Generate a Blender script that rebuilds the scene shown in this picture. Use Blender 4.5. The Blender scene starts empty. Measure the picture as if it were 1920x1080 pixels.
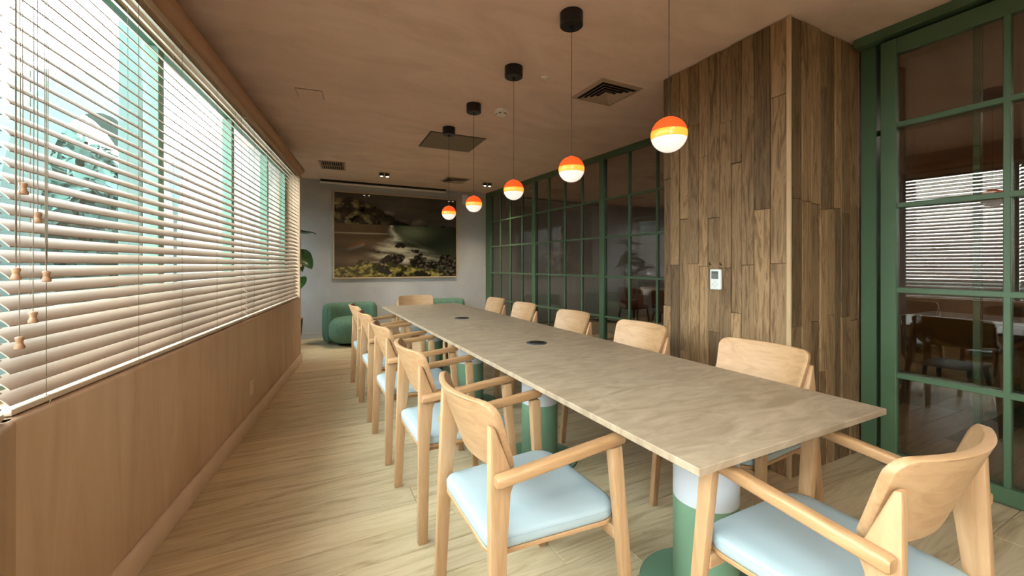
import bpy, bmesh, math, random
from mathutils import Vector, Matrix, noise
random.seed(7)
scene = bpy.context.scene
col = scene.collection
R = math.radians

# ------------------------------------------------------------------ camera
cam_d = bpy.data.cameras.new('camera')
cam = bpy.data.objects.new('camera', cam_d)
col.objects.link(cam)
cam.location = (0, 0, 1.27)
cam.rotation_euler = (R(90), 0, R(-26.83))
cam_d.sensor_width = 36.0
cam_d.lens = 779 / 1920 * 36
cam_d.shift_y = -43 / 1920
cam_d.clip_start = 0.02
cam_d.clip_end = 300
scene.camera = cam

# ------------------------------------------------------------------ world, exposure
world = bpy.data.worlds.new('sky')
scene.world = world
world.use_nodes = True
wn = world.node_tree
wn.nodes.clear()
w_out = wn.nodes.new('ShaderNodeOutputWorld')
w_bg = wn.nodes.new('ShaderNodeBackground')
w_tc = wn.nodes.new('ShaderNodeTexCoord')
w_sep = wn.nodes.new('ShaderNodeSeparateXYZ')
w_ramp = wn.nodes.new('ShaderNodeValToRGB')
w_ramp.color_ramp.elements[0].position = 0.0
w_ramp.color_ramp.elements[0].color = (0.98, 0.97, 0.95, 1)
w_ramp.color_ramp.elements[1].position = 0.9
w_ramp.color_ramp.elements[1].color = (0.82, 0.92, 1.0, 1)
wn.links.new(w_tc.outputs['Generated'], w_sep.inputs[0])
wn.links.new(w_sep.outputs['Z'], w_ramp.inputs[0])
wn.links.new(w_ramp.outputs[0], w_bg.inputs[0])
w_bg.inputs[1].default_value = 4.0
wn.links.new(w_bg.outputs[0], w_out.inputs[0])

scene.view_settings.view_transform = 'Standard'
scene.view_settings.look = 'None'
scene.view_settings.gamma = 1.0
scene.view_settings.use_curve_mapping = False
scene.view_settings.exposure = 2.45
try:
    scene.cycles.max_bounces = 8
    scene.cycles.diffuse_bounces = 5
    scene.cycles.glossy_bounces = 3
    scene.cycles.transparent_max_bounces = 18
    scene.cycles.sample_clamp_indirect = 6.0
    scene.cycles.caustics_reflective = False
    scene.cycles.caustics_refractive = False
except Exception:
    pass

# ------------------------------------------------------------------ materials
def new_mat(name):
    m = bpy.data.materials.new(name)
    m.use_nodes = True
    nt = m.node_tree
    nt.nodes.clear()
    out = nt.nodes.new('ShaderNodeOutputMaterial')
    return m, nt, out

def N(nt, t, **kw):
    n = nt.nodes.new(t)
    for k, v in kw.items():
        if k.startswith('i_'):
            n.inputs[k[2:].replace('_', ' ')].default_value = v
        else:
            setattr(n, k, v)
    return n

def rgba(c): return (c[0], c[1], c[2], 1)

def principled(nt, out, rough=0.5, spec=0.5, coat=0.0, metallic=0.0):
    p = nt.nodes.new('ShaderNodeBsdfPrincipled')
    p.inputs['Roughness'].default_value = rough
    p.inputs['Specular IOR Level'].default_value = spec
    p.inputs['Coat Weight'].default_value = coat
    p.inputs['Metallic'].default_value = metallic
    nt.links.new(p.outputs[0], out.inputs[0])
    return p

def plain(name, c, rough=0.5, spec=0.5, var=0.06, scale=6.0, bump=0.0, bscale=40, metallic=0.0):
    """flat colour with a faint procedural mottling"""
    m, nt, out = new_mat(name)
    p = principled(nt, out, rough, spec, metallic=metallic)
    tc = N(nt, 'ShaderNodeTexCoord')
    nz = N(nt, 'ShaderNodeTexNoise')
    nz.inputs['Scale'].default_value = scale
    nz.inputs['Detail'].default_value = 4
    nt.links.new(tc.outputs['Object'], nz.inputs['Vector'])
    rp = N(nt, 'ShaderNodeValToRGB')
    rp.color_ramp.elements[0].position = 0.3
    rp.color_ramp.elements[1].position = 0.7
    rp.color_ramp.elements[0].color = rgba([x * (1 - var) for x in c])
    rp.color_ramp.elements[1].color = rgba([min(1, x * (1 + var)) for x in c])
    nt.links.new(nz.outputs['Fac'], rp.inputs[0])
    nt.links.new(rp.outputs[0], p.inputs['Base Color'])
    if bump:
        n2 = N(nt, 'ShaderNodeTexNoise')
        n2.inputs['Scale'].default_value = bscale
        nt.links.new(tc.outputs['Object'], n2.inputs['Vector'])
        b = N(nt, 'ShaderNodeBump')
        b.inputs['Strength'].default_value = bump
        b.inputs['Distance'].default_value = 0.004
        nt.links.new(n2.outputs['Fac'], b.inputs['Height'])
        nt.links.new(b.outputs[0], p.inputs['Normal'])
    return m

def wood(name, cols, grain=(30, 2.0, 30), rough=0.45, spec=0.4, rnd=0.25, bump=0.15, fine=5.0, detail=8, dist=1.2):
    """cols: list of (pos, rgb). grain: noise scale per local axis. Every object gets its own offset and tint."""
    m, nt, out = new_mat(name)
    p = principled(nt, out, rough, spec)
    tc = N(nt, 'ShaderNodeTexCoord')
    oi = N(nt, 'ShaderNodeObjectInfo')
    mul = N(nt, 'ShaderNodeMath', operation='MULTIPLY')
    mul.inputs[1].default_value = 57.0
    nt.links.new(oi.outputs['Random'], mul.inputs[0])
    cmb = N(nt, 'ShaderNodeCombineXYZ')
    for k in range(3): nt.links.new(mul.outputs[0], cmb.inputs[k])
    add = N(nt, 'ShaderNodeVectorMath', operation='ADD')
    nt.links.new(tc.outputs['Object'], add.inputs[0])
    nt.links.new(cmb.outputs[0], add.inputs[1])
    mp = N(nt, 'ShaderNodeMapping')
    mp.inputs['Scale'].default_value = grain
    nt.links.new(add.outputs[0], mp.inputs['Vector'])
    nz = N(nt, 'ShaderNodeTexNoise')
    nz.inputs['Scale'].default_value = 1.0
    nz.inputs['Detail'].default_value = detail
    nz.inputs['Roughness'].default_value = 0.62
    nz.inputs['Distortion'].default_value = dist
    nt.links.new(mp.outputs[0], nz.inputs['Vector'])
    rp = N(nt, 'ShaderNodeValToRGB')
    el = rp.color_ramp.elements
    el[0].position, el[0].color = cols[0][0], rgba(cols[0][1])
    el[1].position, el[1].color = cols[-1][0], rgba(cols[-1][1])
    for pos, c in cols[1:-1]:
        e = el.new(pos); e.color = rgba(c)
    nt.links.new(nz.outputs['Fac'], rp.inputs[0])
    hs = N(nt, 'ShaderNodeHueSaturation')
    mr = N(nt, 'ShaderNodeMapRange')
    mr.inputs['To Min'].default_value = 1 - rnd
    mr.inputs['To Max'].default_value = 1 + rnd
    nt.links.new(oi.outputs['Random'], mr.inputs['Value'])
    nt.links.new(mr.outputs[0], hs.inputs['Value'])
    nt.links.new(rp.outputs[0], hs.inputs['Color'])
    nt.links.new(hs.outputs[0], p.inputs['Base Color'])
    if bump:
        b = N(nt, 'ShaderNodeBump')
        b.inputs['Strength'].default_value = bump
        b.inputs['Distance'].default_value = 0.003
        nt.links.new(nz.outputs['Fac'], b.inputs['Height'])
        nt.links.new(b.outputs[0], p.inputs['Normal'])
    return m

def plaster(name, c1, c2, scale=(0.5, 1.2, 1), rough=0.75, c3=None, bump=0.12):
    m, nt, out = new_mat(name)
    p = principled(nt, out, rough, 0.3)
    tc = N(nt, 'ShaderNodeTexCoord')
    mp = N(nt, 'ShaderNodeMapping')
    mp.inputs['Scale'].default_value = scale
    nt.links.new(tc.outputs['Object'], mp.inputs['Vector'])
    nz = N(nt, 'ShaderNodeTexNoise')
    nz.inputs['Scale'].default_value = 1.4
    nz.inputs['Detail'].default_value = 7
    nz.inputs['Roughness'].default_value = 0.6
    nz.inputs['Distortion'].default_value = 1.6
    nt.links.new(mp.outputs[0], nz.inputs['Vector'])
    rp = N(nt, 'ShaderNodeValToRGB')
    rp.color_ramp.elements[0].position = 0.32
    rp.color_ramp.elements[1].position = 0.68
    rp.color_ramp.elements[0].color = rgba(c1)
    rp.color_ramp.elements[1].color = rgba(c2)
    if c3:
        e = rp.color_ramp.elements.new(0.5); e.color = rgba(c3)
    nt.links.new(nz.outputs['Fac'], rp.inputs[0])
    nt.links.new(rp.outputs[0], p.inputs['Base Color'])
    b = N(nt, 'ShaderNodeBump')
    b.inputs['Strength'].default_value = bump
    b.inputs['Distance'].default_value = 0.01
    nt.links.new(nz.outputs['Fac'], b.inputs['Height'])
    nt.links.new(b.outputs[0], p.inputs['Normal'])
    return m

def glass(name, tint=(0.9, 0.95, 0.93), ior=1.5, boost=1.0):
    m, nt, out = new_mat(name)
    tr = N(nt, 'ShaderNodeBsdfTransparent')
    tr.inputs[0].default_value = rgba(tint)
    gl = N(nt, 'ShaderNodeBsdfGlossy')
    gl.inputs['Roughness'].default_value = 0.0
    # Schlick reflectance of one face of the pane, the same from either side
    lw = N(nt, 'ShaderNodeLayerWeight')
    lw.inputs['Blend'].default_value = 0.5
    pw = N(nt, 'ShaderNodeMath', operation='POWER')
    pw.inputs[1].default_value = 5.0
    nt.links.new(lw.outputs['Facing'], pw.inputs[0])
    f0 = ((ior - 1) / (ior + 1)) ** 2 * boost
    mu = N(nt, 'ShaderNodeMath', operation='MULTIPLY_ADD', use_clamp=True)
    mu.inputs[1].default_value = 1 - f0
    mu.inputs[2].default_value = f0
    nt.links.new(pw.outputs[0], mu.inputs[0])
    mx = N(nt, 'ShaderNodeMixShader')
    nt.links.new(mu.outputs[0], mx.inputs[0])
    nt.links.new(tr.outputs[0], mx.inputs[1])
    nt.links.new(gl.outputs[0], mx.inputs[2])
    nt.links.new(mx.outputs[0], out.inputs[0])
    return m

def emit(name, c, s, rough=0.2):
    m, nt, out = new_mat(name)
    p = principled(nt, out, rough, 0.5)
    p.inputs['Base Color'].default_value = rgba([x * 0.6 for x in c])
    p.inputs['Emission Color'].default_value = rgba(c)
    p.inputs['Emission Strength'].default_value = s
    return m

M = {}
M['ceiling'] = plaster('ceiling plaster', (0.70, 0.52, 0.435), (0.84, 0.65, 0.56), (0.8, 1.6, 1), 0.6, (0.78, 0.585, 0.49))
M['wall_left'] = plaster('terracotta plaster', (0.50, 0.345, 0.225), (0.61, 0.435, 0.30), (1, 3.5, 0.5), 0.7)
M['wall_back'] = plaster('grey plaster', (0.38, 0.385, 0.39), (0.44, 0.445, 0.45), (0.7, 0.7, 0.7), 0.8)
M['wall_dark'] = plaster('brown plaster', (0.27, 0.175, 0.135), (0.34, 0.225, 0.175), (0.5, 0.5, 0.5), 0.8)
M['baseboard'] = plain('baseboard paint', (0.66, 0.50, 0.37), 0.5, 0.4, 0.05)
M['valance'] = plain('valance paint', (0.42, 0.24, 0.145), 0.5, 0.4, 0.05)
M['floorbase'] = plain('subfloor', (0.10, 0.08, 0.05), 0.8)
M['plank'] = wood('floor oak', [(0.26, (0.28, 0.19, 0.095)), (0.44, (0.50, 0.385, 0.23)), (0.58, (0.60, 0.48, 0.305)), (0.75, (0.44, 0.32, 0.175))],
                  (1.6, 17, 10), 0.42, 0.4, 0.10, 0.2)
M['column'] = wood('column reclaimed wood', [(0.25, (0.05, 0.028, 0.013)), (0.42, (0.165, 0.097, 0.045)), (0.56, (0.27, 0.17, 0.088)), (0.74, (0.12, 0.07, 0.034))],
                   (22, 22, 2.2), 0.6, 0.3, 0.45, 0.5, dist=2.2)
M['strip'] = wood('column corner strip', [(0.3, (0.42, 0.28, 0.15)), (0.7, (0.52, 0.37, 0.22))], (30, 30, 3), 0.5, 0.3, 0.05, 0.1)
M['oak'] = wood('chair oak', [(0.28, (0.355, 0.195, 0.09)), (0.5, (0.435, 0.255, 0.13)), (0.72, (0.49, 0.30, 0.16))], (28, 28, 3), 0.42, 0.4, 0.07, 0.08)
M['oak_h'] = wood('chair oak crosswise', [(0.28, (0.355, 0.195, 0.09)), (0.5, (0.435, 0.255, 0.13)), (0.72, (0.49, 0.30, 0.16))], (3, 28, 28), 0.4, 0.4, 0.07, 0.08)
M['oak_y'] = wood('chair oak lengthwise', [(0.28, (0.32, 0.165, 0.072)), (0.5, (0.39, 0.215, 0.10)), (0.72, (0.45, 0.265, 0.135))], (28, 3, 28), 0.38, 0.4, 0.07, 0.08)
M['seat'] = plain('pale blue leather', (0.36, 0.43, 0.45), 0.45, 0.4, 0.03, 3, 0.05, 180)
M['seam'] = plain('seam thread', (0.30, 0.38, 0.40), 0.7)
M['table'] = plaster('table stone', (0.265, 0.19, 0.123), (0.41, 0.31, 0.218), (3.0, 9, 4), 0.40, (0.335, 0.25, 0.168), 0.04)
M['white'] = plain('white enamel', (0.54, 0.56, 0.60), 0.4, 0.4, 0.02)
M['green_ped'] = plain('sage enamel', (0.155, 0.27, 0.175), 0.45, 0.4, 0.03)
M['green'] = plain('green steel', (0.060, 0.112, 0.058), 0.42, 0.5, 0.06, 3)
M['green_win'] = plain('window green steel', (0.10, 0.19, 0.14), 0.45, 0.4, 0.05, 3)
M['green_fabric'] = plain('green boucle', (0.10, 0.185, 0.13), 0.9, 0.2, 0.12, 30, 0.3, 220)
M['slat'] = wood('blind slat', [(0.3, (0.36, 0.255, 0.185)), (0.7, (0.44, 0.32, 0.238))], (20, 1.5, 20), 0.42, 0.4, 0.05, 0.03)
M['rail'] = wood('blind rail', [(0.3, (0.56, 0.45, 0.34)), (0.7, (0.66, 0.54, 0.42))], (20, 1.5, 20), 0.4, 0.4, 0.03, 0.03)
M['cord'] = plain('blind cord', (0.20, 0.15, 0.10), 0.8)
M['tassel'] = wood('turned wood', [(0.3, (0.36, 0.19, 0.10)), (0.7, (0.50, 0.29, 0.17))], (20, 20, 60), 0.4, 0.4, 0.12, 0.05)
M['black'] = plain('black metal', (0.012, 0.011, 0.011), 0.4, 0.4, 0.1)
M['grommet'] = plain('graphite metal', (0.05, 0.05, 0.055), 0.35, 0.5, 0.1)
M['vent'] = plain('vent enamel', (0.40, 0.29, 0.215), 0.5, 0.4, 0.03)
M['vent_dark'] = plain('duct interior', (0.008, 0.007, 0.006), 0.8)
M['hatch'] = plain('hatch board', (0.23, 0.185, 0.135), 0.7, 0.3, 0.05)
M['offwhite'] = plain('white plastic', (0.82, 0.78, 0.72), 0.45, 0.4, 0.03)
M['plastic'] = plain('thermostat plastic', (0.72, 0.74, 0.74), 0.4, 0.4, 0.02)
M['lcd'] = plain('display', (0.13, 0.15, 0.14), 0.25, 0.5, 0.05)
M['print_dark'] = plain('dark print', (0.04, 0.045, 0.05), 0.5)
M['frame'] = wood('picture frame oak', [(0.3, (0.42, 0.31, 0.19)), (0.7, (0.52, 0.40, 0.26))], (12, 12, 12), 0.45, 0.4, 0.02, 0.05)
M['glass_win'] = glass('window glass', (0.93, 0.99, 0.98), 1.45)
M['glass_part'] = glass('partition glass', (0.80, 0.78, 0.75), 1.55, 2.3)
M['orange'] = emit('orange glass', (1.0, 0.10, 0.016), 0.16)
M['amber'] = emit('amber glass', (1.0, 0.42, 0.05), 0.20)
M['opal'] = emit('opal glass', (1.0, 0.90, 0.80), 0.14)
M['panel'] = emit('fill light diffuser', (1.0, 0.90, 0.80), 7.5)  # glow of the added fill lights
M['lamp'] = emit('lamp face', (1.0, 0.86, 0.66), 6.0)
M['leaf'] = plain('plant leaf', (0.035, 0.12, 0.035), 0.35, 0.5, 0.3, 9)
M['stem'] = plain('plant stem', (0.12, 0.10, 0.05), 0.7)
M['pot'] = plain('dark ceramic', (0.055, 0.034, 0.024), 0.5, 0.4, 0.2, 4)
M['pot_rim'] = plain('pot rim', (0.30, 0.20, 0.13), 0.5)
M['soil'] = plain('soil', (0.03, 0.022, 0.015), 0.95, 0.1, 0.4, 30)
M['outdoor'] = plaster('painted concrete', (0.042, 0.074, 0.069), (0.056, 0.092, 0.086), (0.5, 0.5, 0.5), 0.8)
M['outdoor_tan'] = plaster('tan render', (0.30, 0.26, 0.20), (0.36, 0.31, 0.24), (0.5, 0.5, 0.5), 0.8)
M['foliage'] = plain('tree foliage', (0.024, 0.062, 0.052), 0.7, 0.2, 0.4, 2)
M['trunk'] = plain('tree trunk', (0.11, 0.14, 0.125), 0.9, 0.2, 0.2, 5)
M['paving'] = plain('outdoor paving', (0.07, 0.095, 0.085), 0.9, 0.2, 0.15, 2)
M['olive'] = plain('olive fabric', (0.10, 0.085, 0.025), 0.9, 0.2, 0.1)
M['charcoal'] = plain('charcoal fabric', (0.02, 0.018, 0.017), 0.8, 0.2, 0.1)
M['rust'] = plain('rust fabric', (0.16, 0.06, 0.04), 0.9, 0.2, 0.1)

# ------------------------------------------------------------------ mesh helpers
class MB:
    def __init__(self): self.v = []; self.f = []
    def add(self, vs, fs):
        n = len(self.v)
        self.v += [tuple(v) for v in vs]
        self.f += [tuple(i + n for i in f) for f in fs]
        return self
    def hexa(self, p):
        return self.add(p, [(0, 3, 2, 1), (4, 5, 6, 7), (0, 1, 5, 4), (1, 2, 6, 5), (2, 3, 7, 6), (3, 0, 4, 7)])
    def box(self, x0, x1, y0, y1, z0, z1):
        return self.hexa([(x0, y0, z0), (x1, y0, z0), (x1, y1, z0), (x0, y1, z0), (x0, y0, z1), (x1, y0, z1), (x1, y1, z1), (x0, y1, z1)])
    def beam(self, p0, p1, w0, h0, w1=None, h1=None, side=(1, 0, 0)):
        w1 = w0 if w1 is None else w1; h1 = h0 if h1 is None else h1
        p0 = Vector(p0); p1 = Vector(p1); d = (p1 - p0).normalized()
        s = Vector(side); s = (s - d * s.dot(d)).normalized(); u = d.cross(s)
        P = []
        for p, w, h in ((p0, w0, h0), (p1, w1, h1)):
            for a, b in ((-1, -1), (1, -1), (1, 1), (-1, 1)):
                P.append(p + s * (a * w / 2) + u * (b * h / 2))
        return self.hexa(P)
    def prism(self, poly, z0, z1):
        n = len(poly)
        vs = [(x, y, z0) for x, y in poly] + [(x, y, z1) for x, y in poly]
        fs = [tuple(reversed(range(n))), tuple(range(n, 2 * n))]
        fs += [(i, (i + 1) % n, n + (i + 1) % n, n + i) for i in range(n)]
        return self.add(vs, fs)
    def loft(self, rings, cap=True, closed=True):
        n = len(rings[0]); vs = [p for r in rings for p in r]; fs = []
        for k in range(len(rings) - 1):
            for i in range(n if closed else n - 1):
                j = (i + 1) % n
                fs.append((k * n + i, k * n + j, (k + 1) * n + j, (k + 1) * n + i))
        if cap:
            fs.append(tuple(reversed(range(n))))
            fs.append(tuple(range((len(rings) - 1) * n, len(rings) * n)))
        return self.add(vs, fs)
    def lathe(self, prof, seg=24, c=(0, 0), cap=True):
        rings = [[(c[0] + r * math.cos(2 * math.pi * i / seg), c[1] + r * math.sin(2 * math.pi * i / seg), z) for i in range(seg)] for r, z in prof]
        return self.loft(rings, cap)
    def tube(self, path, r, seg=6):
        path = [Vector(p) for p in path]; rings = []
        for i, p in enumerate(path):
            d = (path[min(i + 1, len(path) - 1)] - path[max(i - 1, 0)]).normalized()
            a = Vector((1, 0, 0)) if abs(d.x) < 0.8 else Vector((0, 1, 0))
            s = d.cross(a).normalized(); u = d.cross(s)
            rr = r[i] if isinstance(r, (list, tuple)) else r
            rings.append([p + s * (rr * math.cos(2 * math.pi * k / seg)) + u * (rr * math.sin(2 * math.pi * k / seg)) for k in range(seg)])
        return self.loft(rings)
    def mesh(self, name, bevel=0.0, segs=1, smooth=None, recalc=True):
        me = bpy.data.meshes.new(name)
        me.from_pydata(self.v, [], self.f)
        bm = bmesh.new(); bm.from_mesh(me)
        if recalc: bmesh.ops.recalc_face_normals(bm, faces=bm.faces)
        if bevel:
            ed = [e for e in bm.edges if len(e.link_faces) == 2 and e.calc_face_angle(0) > 0.5]
            bmesh.ops.bevel(bm, geom=ed, offset=bevel, segments=segs, profile=0.5, affect='EDGES', clamp_overlap=True)
        bm.to_mesh(me); bm.free()
        if smooth is not None:
            for p in me.polygons: p.use_smooth = True
            if smooth < 179: me.set_sharp_from_angle(angle=R(smooth))
        return me
    def build(self, name, mat, parent=None, bevel=0.0, segs=1, smooth=None, loc=None):
        return obj(name, self.mesh(name, bevel, segs, smooth), mat, parent, loc)

def obj(name, me, mat, parent=None, loc=None, rot=None):
    if mat is not None and not me.materials: me.materials.append(M[mat] if isinstance(mat, str) else mat)
    o = bpy.data.objects.new(name, me)
    col.objects.link(o)
    if parent: o.parent = parent
    if loc: o.location = loc
    if rot: o.rotation_euler = rot
    return o

def empty(name, loc=(0, 0, 0), rz=0.0, label=None, cat=None, group=None):
    o = bpy.data.objects.new(name, None)
    o.empty_display_size = 0.1
    col.objects.link(o)
    o.location = loc; o.rotation_euler = (0, 0, rz)
    return tag(o, label, cat, group)

def tag(o, label=None, cat=None, group=None, kind=None):
    if label: o['label'] = label
    if cat: o['category'] = cat
    if group: o['group'] = group
    if kind: o['kind'] = kind
    return o

def struct(o, label, cat=None):
    o['kind'] = 'structure'
    o['label'] = label
    if cat: o['category'] = cat
    return o

def copy_tree(o, parent=None):
    c = o.copy(); col.objects.link(c); c.parent = parent
    for ch in list(o.children): copy_tree(ch, c)
    return c

CE = 2.756            # ceiling height
YB = 7.95             # back wall
# left window wall: joint of the two facets, and direction of each
J = (-0.706, 1.646)
RZ_MAIN = R(-8.86)
RZ_NEAR = R(9.2)
L_MAIN = 4.52
L_NEAR = 4.25

# ------------------------------------------------------------------ floor
fl = struct(MB().box(-1.3, 9.0, -2.9, 8.15, -0.10, -0.014).build('floor', 'floorbase'), 'warm oak plank floor running across the room', 'floor')
PW = 0.185
plank_meshes = {}
def plank_mesh(L):
    k = round(L, 2)
    if k not in plank_meshes:
        plank_meshes[k] = MB().box(0.0012, k - 0.0012, 0.0012, PW - 0.0012, -0.0138, 0).mesh('plank', 0.0012)
    return plank_meshes[k]
y = -2.6; row = 0
while y < YB - 0.02:
    x = -0.9 - random.choice([0.0, 0.15, 0.3])
    while x < 3.9:
        L = random.choice([1.6, 1.9, 2.2, 2.5])
        o = obj('plank', plank_mesh(L), 'plank', fl, (x, y, 0))
        x += L
    y += PW; row += 1
# adjoining room floor, a plain slab seen only through glass
struct(MB().box(6.4, 9.0, -2.6, YB, -0.013, 0).build('floor_adjoining', 'plank'), 'oak floor of the adjoining room behind the glass', 'floor')

# ------------------------------------------------------------------ ceiling
def facet_pt(rz, x, y):
    return (J[0] + x * math.cos(rz) - y * math.sin(rz), J[1] + x * math.sin(rz) + y * math.cos(rz))
_a = facet_pt(RZ_NEAR, -0.26, -4.25); _b = facet_pt(RZ_MAIN, -0.26, -0.02); _c = facet_pt(RZ_MAIN, -0.26, L_MAIN)
_oy = (-1.24, YB + 0.2)
outline = [(9.0, -2.9), (9.0, YB + 0.2), _oy, (-1.24, 6.16), (_c[0], 6.16), _c, _b, (_a[0], -2.9)]
struct(MB().prism(outline, CE, CE + 0.15).build('ceiling', 'ceiling'), 'smooth terracotta plaster ceiling', 'ceiling')

# ------------------------------------------------------------------ back wall, end walls
struct(MB().box(-1.24, 9.0, YB, YB + 0.2, 0, CE).build('wall_back', 'wall_back'), 'grey plaster end wall behind the framed landscape', 'wall')
struct(MB().box(-0.98, 3.42, YB - 0.014, YB, 0, 0.10).build('baseboard_back', 'wall_back', bevel=0.003), 'low grey baseboard along the end wall', 'baseboard')
struct(MB().box(-0.35, 9.0, -2.9, -2.7, 0, CE).build('wall_front', 'wall_left'), 'terracotta wall behind the camera', 'wall')
struct(MB().box(8.8, 9.0, -2.7, YB, 0, CE).build('wall_adjoining', 'wall_dark'), 'dark brown far wall of the adjoining room', 'wall')

# ------------------------------------------------------------------ left low wall, baseboard, valance
def facet_root(name, rz, label, cat):
    o = empty(name, (J[0], J[1], 0), rz)
    return struct(o, label, cat)
SILL = 0.842
HEAD = 2.47
wl = facet_root('wall_left', RZ_MAIN, 'low terracotta plaster wall below the window blinds', 'wall')
MB().box(-0.26, 0, -0.03, L_MAIN, 0, SILL).build('parapet', 'wall_left', wl, 0.012, 3, 40)
MB().box(-0.26, -0.17, -0.03, L_MAIN, HEAD + 0.05, CE).build('header', 'wall_left', wl)
MB().box(-0.26, -0.005, L_MAIN - 0.04, L_MAIN, SILL, HEAD + 0.02).build('jamb', 'wall_left', wl, 0.004)
wn_ = facet_root('wall_left_near', RZ_NEAR, 'near end of the low terracotta wall beside the camera', 'wall')
MB().box(-0.26, 0, -L_NEAR, 0.03, 0, SILL).build('parapet', 'wall_left', wn_, 0.012, 3, 40)
MB().box(-0.26, -0.17, -L_NEAR, 0.03, HEAD + 0.05, CE).build('header', 'wall_left', wn_)
MB().box(-0.26, 0, -L_NEAR, -3.75, SILL, CE).build('pier', 'wall_left', wn_)
bl = facet_root('baseboard_left', RZ_MAIN, 'painted baseboard along the low window wall', 'baseboard')
MB().box(0, 0.018, 0, L_MAIN + 0.004, 0, 0.115).build('board', 'baseboard', bl, 0.004, 2, 40)
bln = facet_root('baseboard_left_near', RZ_NEAR, 'painted baseboard on the near bend of the window wall', 'baseboard')
MB().box(0, 0.018, -L_NEAR, 0.0, 0, 0.115).build('board', 'baseboard', bln, 0.004, 2, 40)

def valance(parent, y0, y1):
    prof = [(-0.17, HEAD), (0.0, HEAD), (0.022, HEAD + 0.006), (0.036, HEAD + 0.026), (0.038, HEAD + 0.05), (0.03, HEAD + 0.072), (0.014, HEAD + 0.088), (-0.004, HEAD + 0.10), (-0.012, HEAD + 0.115), (-0.17, HEAD + 0.115)]
    m = MB().loft([[(x, y, z) for x, z in prof] for y in (y0, y1)])
    m.build('moulding', 'valance', parent, smooth=50)
t1 = facet_root('trim_1', RZ_MAIN, 'rounded terracotta pelmet moulding above the long blinds', 'pelmet')
valance(t1, -0.004, L_MAIN + 0.02)
t2 = facet_root('trim_2', RZ_NEAR, 'rounded terracotta pelmet above the near blind', 'pelmet')
valance(t2, -4.25, 0.006)

# ------------------------------------------------------------------ windows (green steel frames, tinted panes)
def window(name, loc, rz, y0, y1, posts, label, xp=-0.20):
    w = struct(empty(name, loc, rz), label, 'window')
    MB().box(xp - 0.03, xp + 0.03, y0, y1, SILL, SILL + 0.05).build('bottom_rail', 'green_win', w, 0.003)
    MB().box(xp - 0.03, xp + 0.03, y0, y1, HEAD - 0.02, HEAD + 0.05).build('top_rail', 'green_win', w, 0.003)
    for p in posts:
        MB().box(xp - 0.035, xp + 0.035, p - 0.03, p + 0.03, SILL + 0.05, HEAD - 0.02).build('post', 'green_win', w, 0.003)
    for a, b in zip(posts[:-1], posts[1:]):
        MB().box(xp - 0.003, xp + 0.003, a + 0.03, b - 0.03, SILL + 0.05, HEAD - 0.02).build('pane', 'glass_win', w)
    return w
window('window_1', (J[0], J[1], 0), RZ_MAIN, -0.02, L_MAIN - 0.04, [0.02, 1.22, 2.40, 3.53, L_MAIN - 0.075], 'long green framed window behind the venetian blinds')
window('window_2', (J[0], J[1], 0), RZ_NEAR, -3.75, 0.02, [-3.72, -2.5, -1.26, -0.03], 'near green framed window on the bend, with an added stretch behind the camera')  # stretch behind the camera added, partly left without blinds, for more daylight

# recess beyond the end of the low wall (plant niche with its own window)
struct(MB().box(-1.28, -0.21, 6.16, 6.28, 0, CE).build('wall_return', 'wall_back'), 'short return wall at the end of the window row', 'wall')
wr = struct(empty('wall_recess'), 'side wall of the plant niche', 'wall')
MB().box(-1.24, -0.98, 6.28, YB, 0, SILL).build('parapet', 'wall_back', wr)
MB().box(-1.24, -0.98, 6.28, YB, HEAD + 0.05, CE).build('header', 'wall_back', wr)
window('window_3', (-0.98, 6.28, 0), 0.0, 0, YB - 6.28, [0.03, 0.83, YB - 6.28 - 0.03], 'window of the plant niche beyond the low wall')

# ------------------------------------------------------------------ venetian blinds
SLAT_PITCH = 0.0445
TILT = R(38.5)
SLAT_W = 0.057
def slat_mesh(L):
    m = MB(); rings = []
    for yy_ in (0, L):
        top, bot = [], []
        for k in range(5):
            s = SLAT_W * (k / 4 - 0.5)
            crown = 0.003 * (1 - (2 * s / SLAT_W) ** 2)
            for lst, t in ((top, 0.0014), (bot, -0.0014)):
                a, b = s, crown + t
                # s>0 = room side, which hangs lower
                x = a * math.cos(TILT) + b * math.sin(TILT)
                z = -a * math.sin(TILT) + b * math.cos(TILT)
                lst.append((x, yy_, z))
        rings.append(top + bot[::-1])
    return m.loft(rings).mesh('slat', smooth=60)

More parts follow.
